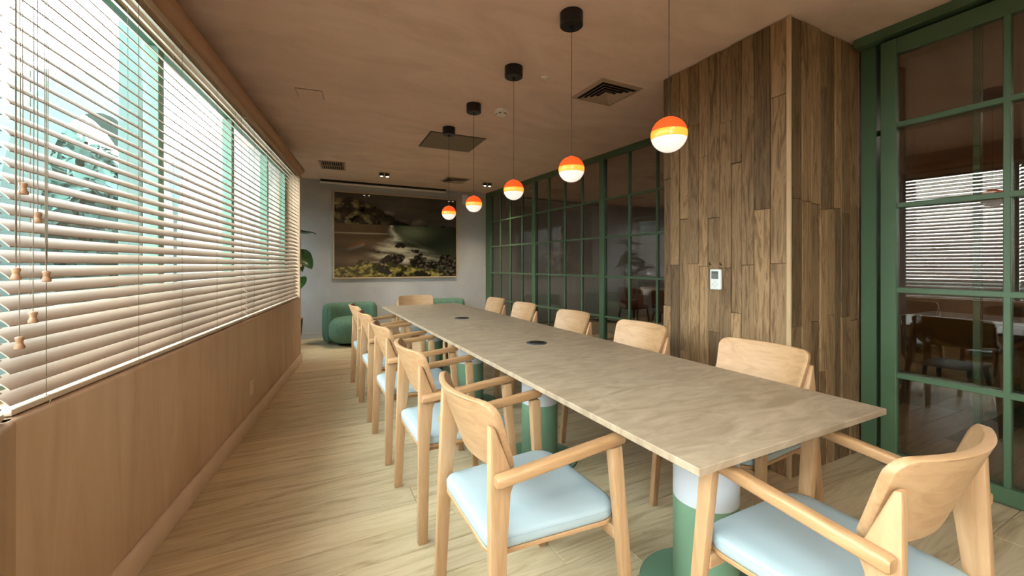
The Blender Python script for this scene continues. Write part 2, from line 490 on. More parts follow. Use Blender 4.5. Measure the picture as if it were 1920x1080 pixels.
TASSEL = MB().lathe([(0.004, 0.036), (0.0105, 0.034), (0.0115, 0.030), (0.0085, 0.020), (0.010, 0.013), (0.0135, 0.007), (0.0125, 0.001), (0.008, 0.0)], 12).mesh('tassel', smooth=60)
def blind(loc, rz, y0, y1, label, ladders, cords, xb=-0.045, group='wooden venetian blinds'):
    b = empty('venetian_blind', loc, rz, label, 'blind', group)
    MB().box(xb - 0.028, xb + 0.028, y0 + 0.004, y1 - 0.004, HEAD - 0.045, HEAD - 0.001).build('head_rail', 'rail', b, 0.003)
    zb = SILL + 0.006
    MB().box(xb - 0.027, xb + 0.027, y0, y1, zb, zb + 0.018).build('bottom_rail', 'rail', b, 0.004, 2, 40)
    me = slat_mesh(y1 - y0)
    z = zb + 0.046
    while z < HEAD - 0.06:
        obj('slat', me, 'slat', b, (xb, y0, z))
        z += SLAT_PITCH
    for yl in ladders:
        m = MB()
        for dx, dz in ((0.019, 0), (-0.019, 0)):
            m.tube([(xb + dx, yl, zb + 0.018), (xb + dx, yl, HEAD - 0.045)], 0.0011, 5)
        lc = m.build('ladder_cord', 'cord', b)
        MB().tube([(xb + 0.005, yl + 0.01, zb + 0.019), (xb + 0.029, yl + 0.002, zb + 0.019), (xb + 0.031, yl, zb + 0.008), (xb + 0.03, yl - 0.006, zb - 0.004)], 0.0013, 5).build('knot', 'rail', lc)
    for yc, zc, n in cords:
        m = MB(); xc = xb + 0.066
        for k in range(n):
            a = 0.004 * (k - (n - 1) / 2)
            m.tube([(xb + 0.03, yc + a, HEAD - 0.03), (xc, yc + a * 1.2, HEAD - 0.06), (xc + 0.002 * math.sin(k + zc * 7), yc + a * 2.4, (HEAD + zc) / 2), (xc, yc + a, zc + 0.12), (xc, yc, zc + 0.034)], 0.0011, 5)
        lc = m.build('lift_cord', 'cord', b)
        obj('tassel', TASSEL, 'tassel', lc, (xc, yc, zc)).scale = (0.82, 0.82, 0.92)
    return b
bw = J + (0,)
blind(bw, RZ_NEAR, -2.48, -0.012, 'nearest wooden venetian blind on the bend at the left edge', [-0.18, -0.95, -1.7, -2.35], [(-0.085, 1.23, 3), (-0.060, 1.045, 1)])  # unseen length behind the camera added to cut daylight at the near end
blind(bw, RZ_MAIN, 0.014, 2.235, 'long wooden venetian blind with hanging cords and wooden toggles', [0.155, 0.68, 1.10, 1.60, 2.10],
      [(-0.010, 1.465, 1), (0.025, 1.105, 1), (0.042, 1.39, 1), (0.075, 1.22, 3)])
blind(bw, RZ_MAIN, 2.245, L_MAIN - 0.06, 'farther wooden venetian blind ending beside the plant', [2.45, 3.05, 3.65, 4.25], [(4.40, 1.25, 2)])
blind((-0.98, 6.28, 0), 0, 0.01, YB - 6.28 - 0.01, 'wooden venetian blind in the plant niche, behind the plant', [0.3, 1.3], [])

# wall socket on the low wall
so = empty('wall_socket', (J[0], J[1], 0), RZ_MAIN, 'blank pale socket plate low on the terracotta wall', 'socket')
so.location = (-0.359, 3.874, 0.297); so.rotation_euler = (0, 0, RZ_MAIN)
MB().box(0.0, 0.008, -0.038, 0.038, -0.058, 0.058).build('plate', 'baseboard', so, 0.003, 2)
MB().box(0.008, 0.011, -0.022, 0.022, -0.035, 0.035).build('insert', 'baseboard', so, 0.001)

# ------------------------------------------------------------------ wood clad column
XC, YC0, YC1, XC1 = 2.58, 1.45, 2.42, 3.80
wc = struct(empty('wall_column'), 'column clad in reclaimed brown timber boards', 'column')
MB().box(XC + 0.02, XC1, YC0 + 0.02, YC1, 0, CE).build('core', 'wall_dark', wc)
board_meshes = {}
def board(axis, a, w, z0, z1):
    key = (axis, round(w, 3), round(z1 - z0, 2))
    dep = random.choice([0.012, 0.016, 0.020])
    key = key + (dep,)
    h = round(z1 - z0, 2)
    if key not in board_meshes:
        if axis == 'l': m = MB().box(-dep, 0, 0.0014, w - 0.0014, 0.0008, h - 0.0008)
        else: m = MB().box(0.0014, w - 0.0014, -dep, 0, 0.0008, h - 0.0008)
        board_meshes[key] = m.mesh('board', 0.0025)
    loc = (XC + 0.02, a, z0) if axis == 'l' else (a, YC0 + 0.02, z0)
    obj('board', board_meshes[key], 'column', wc, loc)
def clad(axis, a0, a1, joints):
    a = a0; k = 0
    ws = [0.085, 0.10, 0.075, 0.095, 0.11, 0.08]
    while a < a1 - 0.01:
        w = min(random.choice(ws), a1 - a)
        if a1 - a - w < 0.05: w = a1 - a
        w = round(w, 3)
        zs = [0] + joints[k % len(joints)] + [CE - 0.002]
        for z0, z1 in zip(zs[:-1], zs[1:]): board(axis, a, w, z0, z1)
        a += w; k += 1
clad('l', YC0 + 0.024, YC1, [[1.28, 2.3], [0.62, 1.62], [1.27], [0.95, 1.95], [1.25, 2.25], [0.8, 1.60], [1.26, 2.05]])
clad('f', XC + 0.012, XC1, [[0.9, 1.67], [1.66], [0.92, 1.65], [0.6, 1.62, 2.4], [0.95, 1.63], [1.64], [0.35, 0.93, 1.61]])
MB().box(XC - 0.003, XC + 0.012, YC0 - 0.002, YC0 + 0.024, 0, CE - 0.002).build('corner_strip', 'strip', wc, 0.003)

# thermostat
th = empty('thermostat', (XC - 0.001, 1.937, 1.10), 0, 'white thermostat with grey display on the timber column', 'thermostat')
MB().box(-0.018, 0.0, -0.042, 0.042, 0, 0.14).build('case', 'plastic', th, 0.004, 2, 40)
dsp = MB().box(-0.0195, -0.018, -0.024, 0.030, 0.074, 0.128).build('display', 'lcd', th)
for k in range(3):
    MB().box(-0.0201, -0.0195, -0.018 + 0.015 * k, -0.008 + 0.015 * k, 0.112, 0.122).build('segment', 'print_dark', dsp)
for k, (yy_, zz) in enumerate([(0.003, 0.052), (-0.013, 0.036), (0.019, 0.036), (0.003, 0.022)]):
    MB().box(-0.0195, -0.018, yy_ - 0.006, yy_ + 0.006, zz - 0.004, zz + 0.004).build('button', 'white', th, 0.001)
for yy_, label in ((1.985, 'upper left'), (1.905, 'upper right')):
    hk = MB().tube([(0, 0, 0), (-0.012, 0, 0.0), (-0.014, 0, 0.016)], 0.004, 8).build('wall_hook', 'black', None, loc=(XC - 0.0005, yy_, 1.272))
    tag(hk, 'tiny dark screw hook above the thermostat, %s one' % label.split()[1], 'hook', 'hooks above the thermostat')

# ------------------------------------------------------------------ glazed partitions on the right
ZB = [0.09, 0.585, 1.115, 1.64, 2.14]
# far partition, from the back wall to behind the column, slightly out of square
P0 = Vector((3.449, 7.80, 0)); kx = -0.0484
fp = struct(empty('wall_right', (3.8246 + 0.0484 * -YB + 0.0, YB, 0), math.atan(0.0484)), 'green steel glazed partition beside the table', 'glass partition')
def ly(Y): return (Y - YB) / math.cos(math.atan(0.0484))
posts = [7.80, 6.114, 4.425, 2.74]
top = CE - 0.075
MB().box(-0.03, 0.03, ly(2.44), ly(YB), CE - 0.075, CE).build('top_rail', 'green', fp, 0.004)
MB().box(-0.03, 0.03, ly(2.44), ly(YB), 0, 0.09).build('bottom_rail', 'green', fp, 0.004)
for Y in posts:
    w = 0.075 if Y == 7.80 else 0.045
    MB().box(-0.035, 0.035, ly(Y) - w, ly(Y) + w if Y != 7.80 else 0, 0.09, top).build('post', 'green', fp, 0.004)
vert = [7.80, 7.344, 6.942, 6.517, 6.114, 5.688, 5.264, 4.86, 4.425, 3.942, 3.508, 3.09, 2.74, 2.44]
for Y in vert:
    if Y in posts or Y == 2.44: continue
    MB().box(-0.018, 0.018, ly(Y) - 0.014, ly(Y) + 0.014, 0.09, top).build('glazing_bar', 'green', fp, 0.003)
for a, b in zip(posts[:-1], posts[1:]):
    for z in ZB[1:]:
        MB().box(-0.02, 0.02, ly(b) + 0.045, ly(a) - 0.045, z - 0.014, z + 0.014).build('glazing_bar', 'green', fp, 0.003)
zz = ZB + [top]
for a, b in zip(vert[:-1], vert[1:]):
    for z0, z1 in zip(zz[:-1], zz[1:]):
        MB().box(-0.003, 0.003, ly(b) + 0.008, ly(a) - 0.008, z0 + 0.008, z1 - 0.008).build('pane', 'glass_part', fp)

# near: fixed screen behind, sliding door in front
fs = struct(empty('wall_right_near', (3.40, 0, 0)), 'fixed green steel glazed screen behind the sliding door', 'glass partition')
MB().box(-0.03, 0.03, -2.7, 1.395, CE - 0.09, CE).build('top_rail', 'green', fs, 0.004)
MB().box(-0.03, 0.03, -2.7, 1.395, 0, 0.09).build('bottom_rail', 'green', fs, 0.004)
fv = [1.36, 0.905, 0.45, 0.0, -0.45, -0.9, -1.35, -1.8, -2.25, -2.66]
MB().box(-0.06, 0.03, 1.345, 1.43, 0, CE).build('post', 'green', fs, 0.004)
for Y in fv[1:]:
    MB().box(-0.018, 0.018, Y - 0.016, Y + 0.016, 0.09, CE - 0.09).build('glazing_bar', 'green', fs, 0.003)
for z in ZB[1:]:
    MB().box(-0.02, 0.02, -2.66, 1.345, z - 0.014, z + 0.014).build('glazing_bar', 'green', fs, 0.003)
zz = ZB + [CE - 0.09]
for a, b in zip(fv[:-1], fv[1:]):
    for z0, z1 in zip(zz[:-1], zz[1:]):
        MB().box(-0.003, 0.003, b + 0.01, a - 0.015, z0 + 0.01, z1 - 0.01).build('pane', 'glass_part', fs)
tr = struct(MB().box(3.255, 3.37, -2.7, 1.435, CE - 0.055, CE).build('trim_3', 'green', bevel=0.004), 'green ceiling track above the sliding door', 'track')
dr = struct(empty('door_1', (3.315, 0, 0)), 'green steel glazed sliding door beside the timber column', 'door')
D0, D1 = -0.62, 1.305
DT = CE - 0.075
for a, b in ((D1 - 0.08, D1), (D0, D0 + 0.08)):
    MB().box(-0.024, 0.024, a, b, 0.012, DT).build('stile', 'green', dr, 0.004)
MB().box(-0.024, 0.024, D0 + 0.08, D1 - 0.08, 0.012, 0.10).build('bottom_rail', 'green', dr, 0.004)
MB().box(-0.024, 0.024, D0 + 0.08, D1 - 0.08, DT - 0.10, DT).build('top_rail', 'green', dr, 0.004)
dv = [D1 - 0.08, 0.772, 0.32, -0.13, D0 + 0.08]
for Y in dv[1:-1]:
    MB().box(-0.022, 0.022, Y - 0.014, Y + 0.014, 0.10, DT - 0.10).build('glazing_bar', 'green', dr, 0.003)
for z in ZB[1:]:
    MB().box(-0.0225, 0.0225, D0 + 0.08, D1 - 0.08, z - 0.016, z + 0.016).build('glazing_bar', 'green', dr, 0.003)
zz = [0.10] + ZB[1:] + [DT - 0.10]
for a, b in zip(dv[:-1], dv[1:]):
    for z0, z1 in zip(zz[:-1], zz[1:]):
        MB().box(-0.003, 0.003, b + 0.005, a - 0.002, z0 + 0.005, z1 - 0.005).build('pane', 'glass_part', dr)

# ------------------------------------------------------------------ table
TX0, TX1, TY0, TY1, TZ = 0.905, 1.89, 0.73, 5.43, 0.75
TC = (TX0 + TX1) / 2
tb = empty('conference_table', (TC, (TY0 + TY1) / 2, 0), 0, 'long rectangular brown stone table on white and green pedestals', 'table')
ty = (TY0 + TY1) / 2
MB().box(TX0 - TC, TX1 - TC, TY0 - ty, TY1 - ty, TZ - 0.022, TZ).build('tabletop', 'table', tb, 0.002)
for Y in (1.10, 2.36, 3.61, 4.86):
    pd = MB().lathe([(0.118, 0.375), (0.118, TZ - 0.022)], 40).build('pedestal_upper', 'white', tb, smooth=40, loc=(0, Y - ty, 0))
    MB().lathe([(0.118, 0.012), (0.118, 0.375)], 40).build('pedestal_lower', 'green_ped', tb, smooth=40, loc=(0, Y - ty, 0))
    MB().lathe([(0.245, 0.0), (0.245, 0.010), (0.242, 0.013)], 48).build('base_disc', 'green_ped', tb, smooth=40, loc=(0, Y - ty, 0))
for Y in (2.40, 3.85):
    g = MB().lathe([(0.070, TZ), (0.070, TZ + 0.003), (0.066, TZ + 0.005), (0.055, TZ + 0.005)], 32).build('cable_grommet', 'grommet', tb, smooth=40, loc=(0, Y - ty, 0))
    MB().lathe([(0.054, TZ + 0.0051), (0.054, TZ + 0.0062), (0.05, TZ + 0.0072)], 32).build('lid', 'black', g, smooth=40)

# ------------------------------------------------------------------ chairs
def leg_prism(prof, xf, th):
    """prof: side outline as (y, z); xf(z): x centre of the leg at height z"""
    m = MB()
    m.loft([[(xf(z) + s * th / 2, y, z) for y, z in prof] for s in (-1, 1)])
    return m

def back_panel():
    nu, nv = 20, 16
    hw0, hw1, rc = 0.212, 0.238, 0.045
    zb, zt = 0.635, 0.865
    H_ = zt - zb
    front, back = [], []
    for j in range(nv + 1):
        v = j / nv
        # finer rows near the rounded corners
        v = 0.5 - 0.5 * math.cos(math.pi * v)
        hw = hw0 + (hw1 - hw0) * v
        dz = min(v, 1 - v) * H_
        r = rc if v > 0.5 else rc * 0.8
        ins = r - math.sqrt(max(0, r * r - (r - dz) ** 2)) if dz < r else 0
        hw -= ins
        z = zb + H_ * v
        yb = -0.145 - 0.089 * v
        fr, bk = [], []
        for i in range(nu + 1):
            u = -1 + 2 * i / nu
            x = u * hw
            c = 0.066 * (1 - (x / 0.238) ** 2)
            fr.append((x, yb - c + 0.011, z)); bk.append((x, yb - c - 0.011, z - 0.003))
        front.append(fr); back.append(bk)
    vs = [p for r in front for p in r] + [p for r in back for p in r]
    n = nu + 1; o = (nv + 1) * n; fs = []
    for j in range(nv):
        for i in range(nu):
            a = j * n + i
            fs.append((a, a + 1, a + n + 1, a + n))
            fs.append((o + a, o + a + n, o + a + n + 1, o + a + 1))
    per = [i for i in range(n)] + [j * n + nu for j in range(1, nv + 1)] + [nv * n + i for i in range(nu - 1, -1, -1)] + [j * n for j in range(nv - 1, 0, -1)]
    for a, b in zip(per, per[1:] + per[:1]):
        fs.append((a, o + a, o + b, b))
    return MB().add(vs, fs)

def seat_outline(inset=0.0, n=6):
    w_r, w_f, y0, y1 = 0.222 - inset, 0.246 - inset, -0.245 + inset, 0.235 - inset
    pts = []
    for cx, cy, r, a0 in ((w_f, y1, 0.075, 0), (-w_f, y1, 0.075, 90), (-w_r, y0, 0.05, 180), (w_r, y0, 0.05, 270)):
        sx = 1 if cx > 0 else -1; sy = 1 if cy > 0 else -1
        for k in range(n + 1):
            a = R(a0 + 90 * k / n)
            pts.append((cx - sx * r + r * math.cos(a), cy - sy * r + r * math.sin(a)))
    return pts

def make_chair():
    c = empty('dining_chair')
    sx_r = lambda s: (lambda z: s * (0.272 - 0.048 * z / 0.8))
    prof_r = [(-0.265, 0.0), (-0.222, 0.0), (-0.206, 0.42), (-0.188, 0.60), (-0.172, 0.635), (-0.234, 0.795), (-0.249, 0.80), (-0.257, 0.45)]
    for s in (-1, 1):
        leg_prism(prof_r, sx_r(s), 0.030).build('rear_leg', 'oak', c, 0.004, 2, 40)
        MB().beam((s * 0.287, 0.238, 0), (s * 0.264, 0.186, 0.672), 0.030, 0.036, 0.033, 0.046).build('front_leg', 'oak', c, 0.005, 2, 40)
        # arm rest, tilted up towards the front
        rings = []
        for t in (0, 0.015, 0.5, 0.985, 1):
            y = -0.246 + 0.466 * t; z = 0.653 + 0.046 * t
            x = s * (0.268 + 0.001 * t); e = 0.8 if t in (0, 1) else 1.0
            w, h, r = 0.019 * e, 0.0165 * e, 0.008
            ring = []
            for qx, qz, a0 in ((1, 1, 0), (-1, 1, 90), (-1, -1, 180), (1, -1, 270)):
                for k in range(4):
                    a = R(a0 + 30 * k)
                    ring.append((x + qx * (w - r) + r * math.cos(a), y, z + qz * (h - r) + r * math.sin(a)))
            rings.append(ring)
        MB().loft(rings).build('armrest', 'oak_y', c, smooth=50)
        MB().beam((s * 0.175, -0.205, 0.390), (s * 0.18, 0.19, 0.390), 0.024, 0.028, side=(1, 0, 0)).build('side_rail', 'oak_y', c, 0.003)
    MB().box(-0.262, 0.262, 0.185, 0.209, 0.362, 0.404).build('front_rail', 'oak_h', c, 0.003)
    MB().box(-0.236, 0.236, -0.222, -0.200, 0.372, 0.406).build('back_rail', 'oak_h', c, 0.003)
    o1 = seat_outline()
    MB().prism(o1, 0.405, 0.420).build('seat_panel', 'oak_y', c, 0.003)
    rings = []
    for ins, z in ((0.006, 0.420), (0.001, 0.424), (0.0, 0.432), (0.0, 0.450), (0.004, 0.459), (0.014, 0.464), (0.05, 0.467)):
        rings.append([(x, y, z) for x, y in seat_outline(ins)])
    cu = MB().loft(rings).build('cushion', 'seat', c, smooth=60)
    ring_path = [(x, y, 0.451) for x, y in seat_outline(-0.0003)]
    m = MB()
    m.tube(ring_path + ring_path[:1], 0.0011, 4)
    m.build('seam', 'seam', cu)
    bp = back_panel().build('backrest', 'oak_h', c, 0.003, 2, 60)
    return c

chair0 = make_chair()
first = [True]
def chair(x, y, rz, label, group):
    if first[0]:
        c = chair0; first[0] = False
    else:
        c = copy_tree(chair0)
    c.location = (x, y, 0); c.rotation_euler = (0, 0, R(rz))
    return tag(c, label, 'chair', group)
LX, RX = 0.735, 1.898
g = 'chairs along the window side'
chair(LX, 1.338, -90, 'nearest oak armchair on the window side, pale blue seat in full view', g)
chair(LX, 2.15, -90, 'second oak armchair from the front on the window side of the table', g)
chair(LX, 2.99, -90, 'third oak armchair from the front on the window side, middle of its row', g)
chair(LX, 3.79, -90, 'fourth oak armchair from the front on the window side of the table', g)
chair(LX, 4.52, -90, 'farthest oak armchair on the window side, beside the green tub seat', g)
g = 'chairs along the glass side'
chair(RX, 1.34, 90, 'nearest oak chair on the glass side, backrest against the timber column', g)
chair(RX, 2.20, 90, 'second oak chair on the glass side, just left of the timber column', g)
chair(RX, 3.02, 90, 'third oak chair on the glass side, middle of its row', g)
chair(RX, 3.91, 90, 'fourth oak chair on the glass side, second from the far end', g)
chair(RX, 4.65, 90, 'farthest oak chair on the glass side of the table', g)
chair(1.347, 0.652, 0, 'oak armchair at the near table end, seen from behind in the foreground', 'chairs at the table ends')
chair(1.355, 5.30, 180, 'oak chair at the far table end, below the landscape picture', 'chairs at the table ends')

# ------------------------------------------------------------------ pendant lamps
def globe_band(z0, z1, r, n=7):
    prof = []
    for k in range(n + 1):
        z = z0 + (z1 - z0) * k / n
        prof.append((max(0.0005, math.sqrt(max(0, r * r - z * z))), z))
    return MB().lathe(prof, 32, cap=True)
def make_pendant():
    p = empty('pendant_lamp')
    r = 0.076; zc = 1.835
    MB().lathe([(0.064, CE - 0.078), (0.068, CE - 0.074), (0.068, CE - 0.001)], 32).build('canopy', 'black', p, smooth=40)
    MB().lathe([(0.007, CE - 0.10), (0.009, CE - 0.09), (0.009, CE - 0.077)], 12).build('cord_grip', 'black', p, smooth=40)
    MB().tube([(0, 0, zc + r - 0.002), (0, 0, CE - 0.098)], 0.0016, 6).build('cord', 'black', p)
    MB().lathe([(0.016, zc + r - 0.004), (0.012, zc + r + 0.001), (0.005, zc + r + 0.003)], 16).build('cap', 'orange', p, smooth=40)
    def zs(a, b): 
        # denser rings towards the poles
        return [r * math.sin(a + (b - a) * k / 8) for k in range(9)]
    def band(nm, mt, a, b):
        prof = [(max(0.0005, math.sqrt(max(0, r * r - z * z))), zc + z) for z in zs(a, b)]
        MB().lathe(prof, 36).build(nm, mt, p, smooth=50)
    band('globe_top', 'orange', 0.15, math.pi / 2)
    band('globe_middle', 'amber', -0.27, 0.15)
    band('globe_bottom', 'opal', -math.pi / 2, -0.27)
    return p
p0 = make_pendant()
pl = ['nearest globe pendant, in front of the timber column', 'second globe pendant from the front, its black canopy near the top edge', 'middle one of the five orange and white globe pendants',
      'fourth globe pendant from the front, right of the picture', 'farthest globe pendant, in front of the framed landscape']
for i, Y in enumerate((1.30, 2.03, 2.78, 3.59, 4.32)):
    p = p0 if i == 0 else copy_tree(p0)
    p.location = (1.42, Y, 0)
    tag(p, pl[i], 'pendant lamp', 'globe pendants over the table')

# ------------------------------------------------------------------ things on the ceiling
d4 = empty('ceiling_diffuser', (2.345, 2.835, CE), 0, 'square four-way air diffuser in the ceiling near the column', 'air vent')
S4 = 0.215
MB().box(-S4 + 0.02, S4 - 0.02, -S4 + 0.02, S4 - 0.02, -0.006, -0.0005).build('duct_opening', 'vent_dark', d4)
def sq_ring(o, i, zo, zi, t=0.004):
    m = MB(); A = [(-1, -1), (1, -1), (1, 1), (-1, 1)]
    rings = [[(a * o, b * o, zo) for a, b in A], [(a * i, b * i, zi) for a, b in A], [(a * i, b * i, zi - t) for a, b in A], [(a * o, b * o, zo - t) for a, b in A]]
    vs = [p for r in rings for p in r]; fs = []
    for k in range(4):
        for q in range(4):
            fs.append((k * 4 + q, k * 4 + (q + 1) % 4, ((k + 1) % 4) * 4 + (q + 1) % 4, ((k + 1) % 4) * 4 + q))
    return m.add(vs, fs)
sq_ring(S4, S4 - 0.035, -0.0005, -0.008).build('frame', 'vent', d4)
for k in range(4):
    o_ = S4 - 0.05 - 0.038 * k
    sq_ring(o_, o_ - 0.022, -0.022, -0.010, 0.003).build('blade', 'vent', d4)
MB().box(-0.04, 0.04, -0.04, 0.04, -0.014, -0.010).build('centre_plate', 'vent', d4)

hp = empty('access_panel', (1.615, 4.82, CE), R(-2.2), 'grey rectangular access panel in the ceiling behind the pendants', 'access panel')
MB().box(-0.33, 0.33, -0.32, 0.32, -0.004, -0.0005).build('reveal', 'vent_dark', hp)
MB().box(-0.322, 0.322, -0.312, 0.312, -0.009, -0.004).build('board', 'hatch', hp, 0.002)
h2 = empty('access_panel', (0.065, 4.01, CE), R(-8), 'small flush access panel in the ceiling near the blinds', 'access panel')
MB().box(-0.105, 0.105, -0.105, 0.105, -0.003, -0.0005).build('reveal', 'hatch', h2)
MB().box(-0.101, 0.101, -0.101, 0.101, -0.006, -0.003).build('board', 'ceiling', h2, 0.001)

gr = empty('ceiling_grille', (0.41, 6.73, CE), R(-6), 'dark slatted air grille in the ceiling near the window end', 'air vent')
MB().box(-0.15, 0.15, -0.24, 0.24, -0.003, -0.0005).build('duct_opening', 'vent_dark', gr)
for a, b, c, d in ((-0.18, 0.18, 0.24, 0.27), (-0.18, 0.18, -0.27, -0.24), (-0.18, -0.15, -0.24, 0.24), (0.15, 0.18, -0.24, 0.24)):
    MB().box(a, b, c, d, -0.008, -0.0005).build('frame', 'vent', gr, 0.002)
for k in range(10):
    x = -0.135 + 0.03 * k
    MB().beam((x, -0.24, -0.008), (x, 0.24, -0.008), 0.012, 0.003, side=(0.7, 0, 0.7)).build('slat', 'vent', gr)
MB().box(-0.15, 0.15, -0.006, 0.006, -0.014, -0.004).build('crossbar', 'vent', gr)
g2 = empty('ceiling_diffuser', (2.39, 6.93, CE), 0, 'square air diffuser in the ceiling before the end wall, far right', 'air vent')
for ch in list(d4.children):
    copy_tree(ch, g2)

sd = empty('smoke_detector', (1.71, 3.608, CE), 0, 'round white smoke detector on the ceiling behind the pendant row', 'smoke detector')
MB().lathe([(0.035, -0.052), (0.050, -0.046), (0.052, -0.030)], 24).build('sensor', 'offwhite', sd, smooth=40)
MB().lathe([(0.052, -0.030), (0.062, -0.028), (0.068, -0.018), (0.068, -0.0005)], 24).build('base', 'offwhite', sd, smooth=40)
for k in range(6):
    a = R(60 * k + 20)
    MB().box(-0.008, 0.008, -0.002, 0.002, -0.044, -0.034).build('slot', 'print_dark', sd, loc=(0.051 * math.sin(a), -0.051 * math.cos(a), 0)).rotation_euler = (0, 0, a)
ds = empty('ceiling_sensor', (1.714, 2.818, CE), 0, 'small round white cover plate on the ceiling beside the diffuser', 'sensor')
MB().lathe([(0.012, -0.012), (0.024, -0.010), (0.027, -0.004), (0.027, -0.0005)], 20).build('cover', 'offwhite', ds, smooth=40)
MB().lathe([(0.004, -0.016), (0.008, -0.014), (0.010, -0.0115)], 12).build('lens', 'offwhite', ds, smooth=40)

def twin_spot(x, y, label, visible=True):
    t = empty('ceiling_spotlight', (x, y, CE), 0, label, 'spotlight', 'twin ceiling spotlights')
    MB().box(-0.085, 0.085, -0.04, 0.04, -0.012, -0.0005).build('plate', 'vent', t, 0.002)
    for s in (-1, 1):
        h = MB().lathe([(0.034, -0.058), (0.036, -0.056), (0.036, -0.012)], 20, (s * 0.045, 0)).build('lamp_head', 'black', t, smooth=40)
        MB().lathe([(0.020, -0.0592), (0.020, -0.0582)], 16, (s * 0.045, 0)).build('lamp_face', 'lamp', h)
        l = bpy.data.lights.new('spot_beam', 'SPOT')
        l.energy = 14; l.color = (1.0, 0.80, 0.58); l.spot_size = R(110); l.spot_blend = 0.9; l.shadow_soft_size = 0.03
        lo = bpy.data.objects.new('spot_beam', l); col.objects.link(lo); lo.parent = t; lo.location = (s * 0.045, 0, -0.07)
    return t
twin_spot(1.187, 6.90, 'twin ceiling spotlight between the grille and the picture')
twin_spot(2.988, 6.90, 'twin ceiling spotlight in the far right corner')

def round_fill_light(x, y, label):  # fill light added to raise the brightness, no such fixture known
    t = empty('fill_light', (x, y, CE), 0, label, 'ceiling light', 'added round fill lights')
    MB().lathe([(0.17, -0.045), (0.185, -0.04), (0.185, -0.0005)], 32).build('housing', 'offwhite', t, smooth=40)
    MB().lathe([(0.165, -0.0465), (0.165, -0.0455)], 32).build('diffuser', 'panel', t)
for x, y, w in ((0.22, -0.45, 'window side, nearer the camera'), (0.80, -0.45, 'door side, nearer the camera'), (0.22, -1.8, 'window side, by the front wall'), (0.80, -1.8, 'door side, by the front wall')):
    round_fill_light(x, y, 'added round fill light on the ceiling behind the camera, ' + w)
for x, y, w in ((5.6, 0.6, 'over the white table'), (6.6, 5.6, 'over the farther white table'), (5.4, 3.2, 'between the two white tables')):  # fill lights added to lighten the room behind the glass
    t = round_fill_light(x, y, 'added round fill light in the adjoining room, ' + w)

# ------------------------------------------------------------------ end wall: linear slot, picture, small box
ls = empty('linear_diffuser', (1.405, YB - 0.055, 2.735), 0, 'long slim linear diffuser where ceiling meets end wall', 'air vent')
MB().box(-1.12, 1.12, -0.03, 0.054, -0.012, 0.0205).build('slot', 'vent_dark', ls)
MB().box(-1.13, 1.13, -0.005, 0.0545, -0.04, -0.013).build('flange', 'offwhite', ls, 0.002)

PX0, PX1, PZ0, PZ1 = 0.487, 2.777, 1.027, 2.582
pic = empty('framed_picture', ((PX0 + PX1) / 2, YB, PZ0), 0, 'large framed landscape photograph of a rocky stream', 'picture')
W_, H_ = PX1 - PX0, PZ1 - PZ0
for a, b, c, d in ((-W_ / 2, W_ / 2, 0, 0.022), (-W_ / 2, W_ / 2, H_ - 0.022, H_), (-W_ / 2, -W_ / 2 + 0.022, 0.022, H_ - 0.022), (W_ / 2 - 0.022, W_ / 2, 0.022, H_ - 0.022)):
    MB().box(a, b, -0.045, -0.001, c, d).build('frame', 'frame', pic, 0.002)
def fbm(x, y, s, o=0.0, octv=4):
    return noise.fractal(Vector((x * s + o, y * s * 1.0 - o, o)), 1.0, 2.0, octv)
def smooth(a, b, x):
    t = max(0.0, min(1.0, (x - a) / (b - a))); return t * t * (3 - 2 * t)
def mix(c, d, a):
    return [x * (1 - a) + y * a for x, y in zip(c, d)]
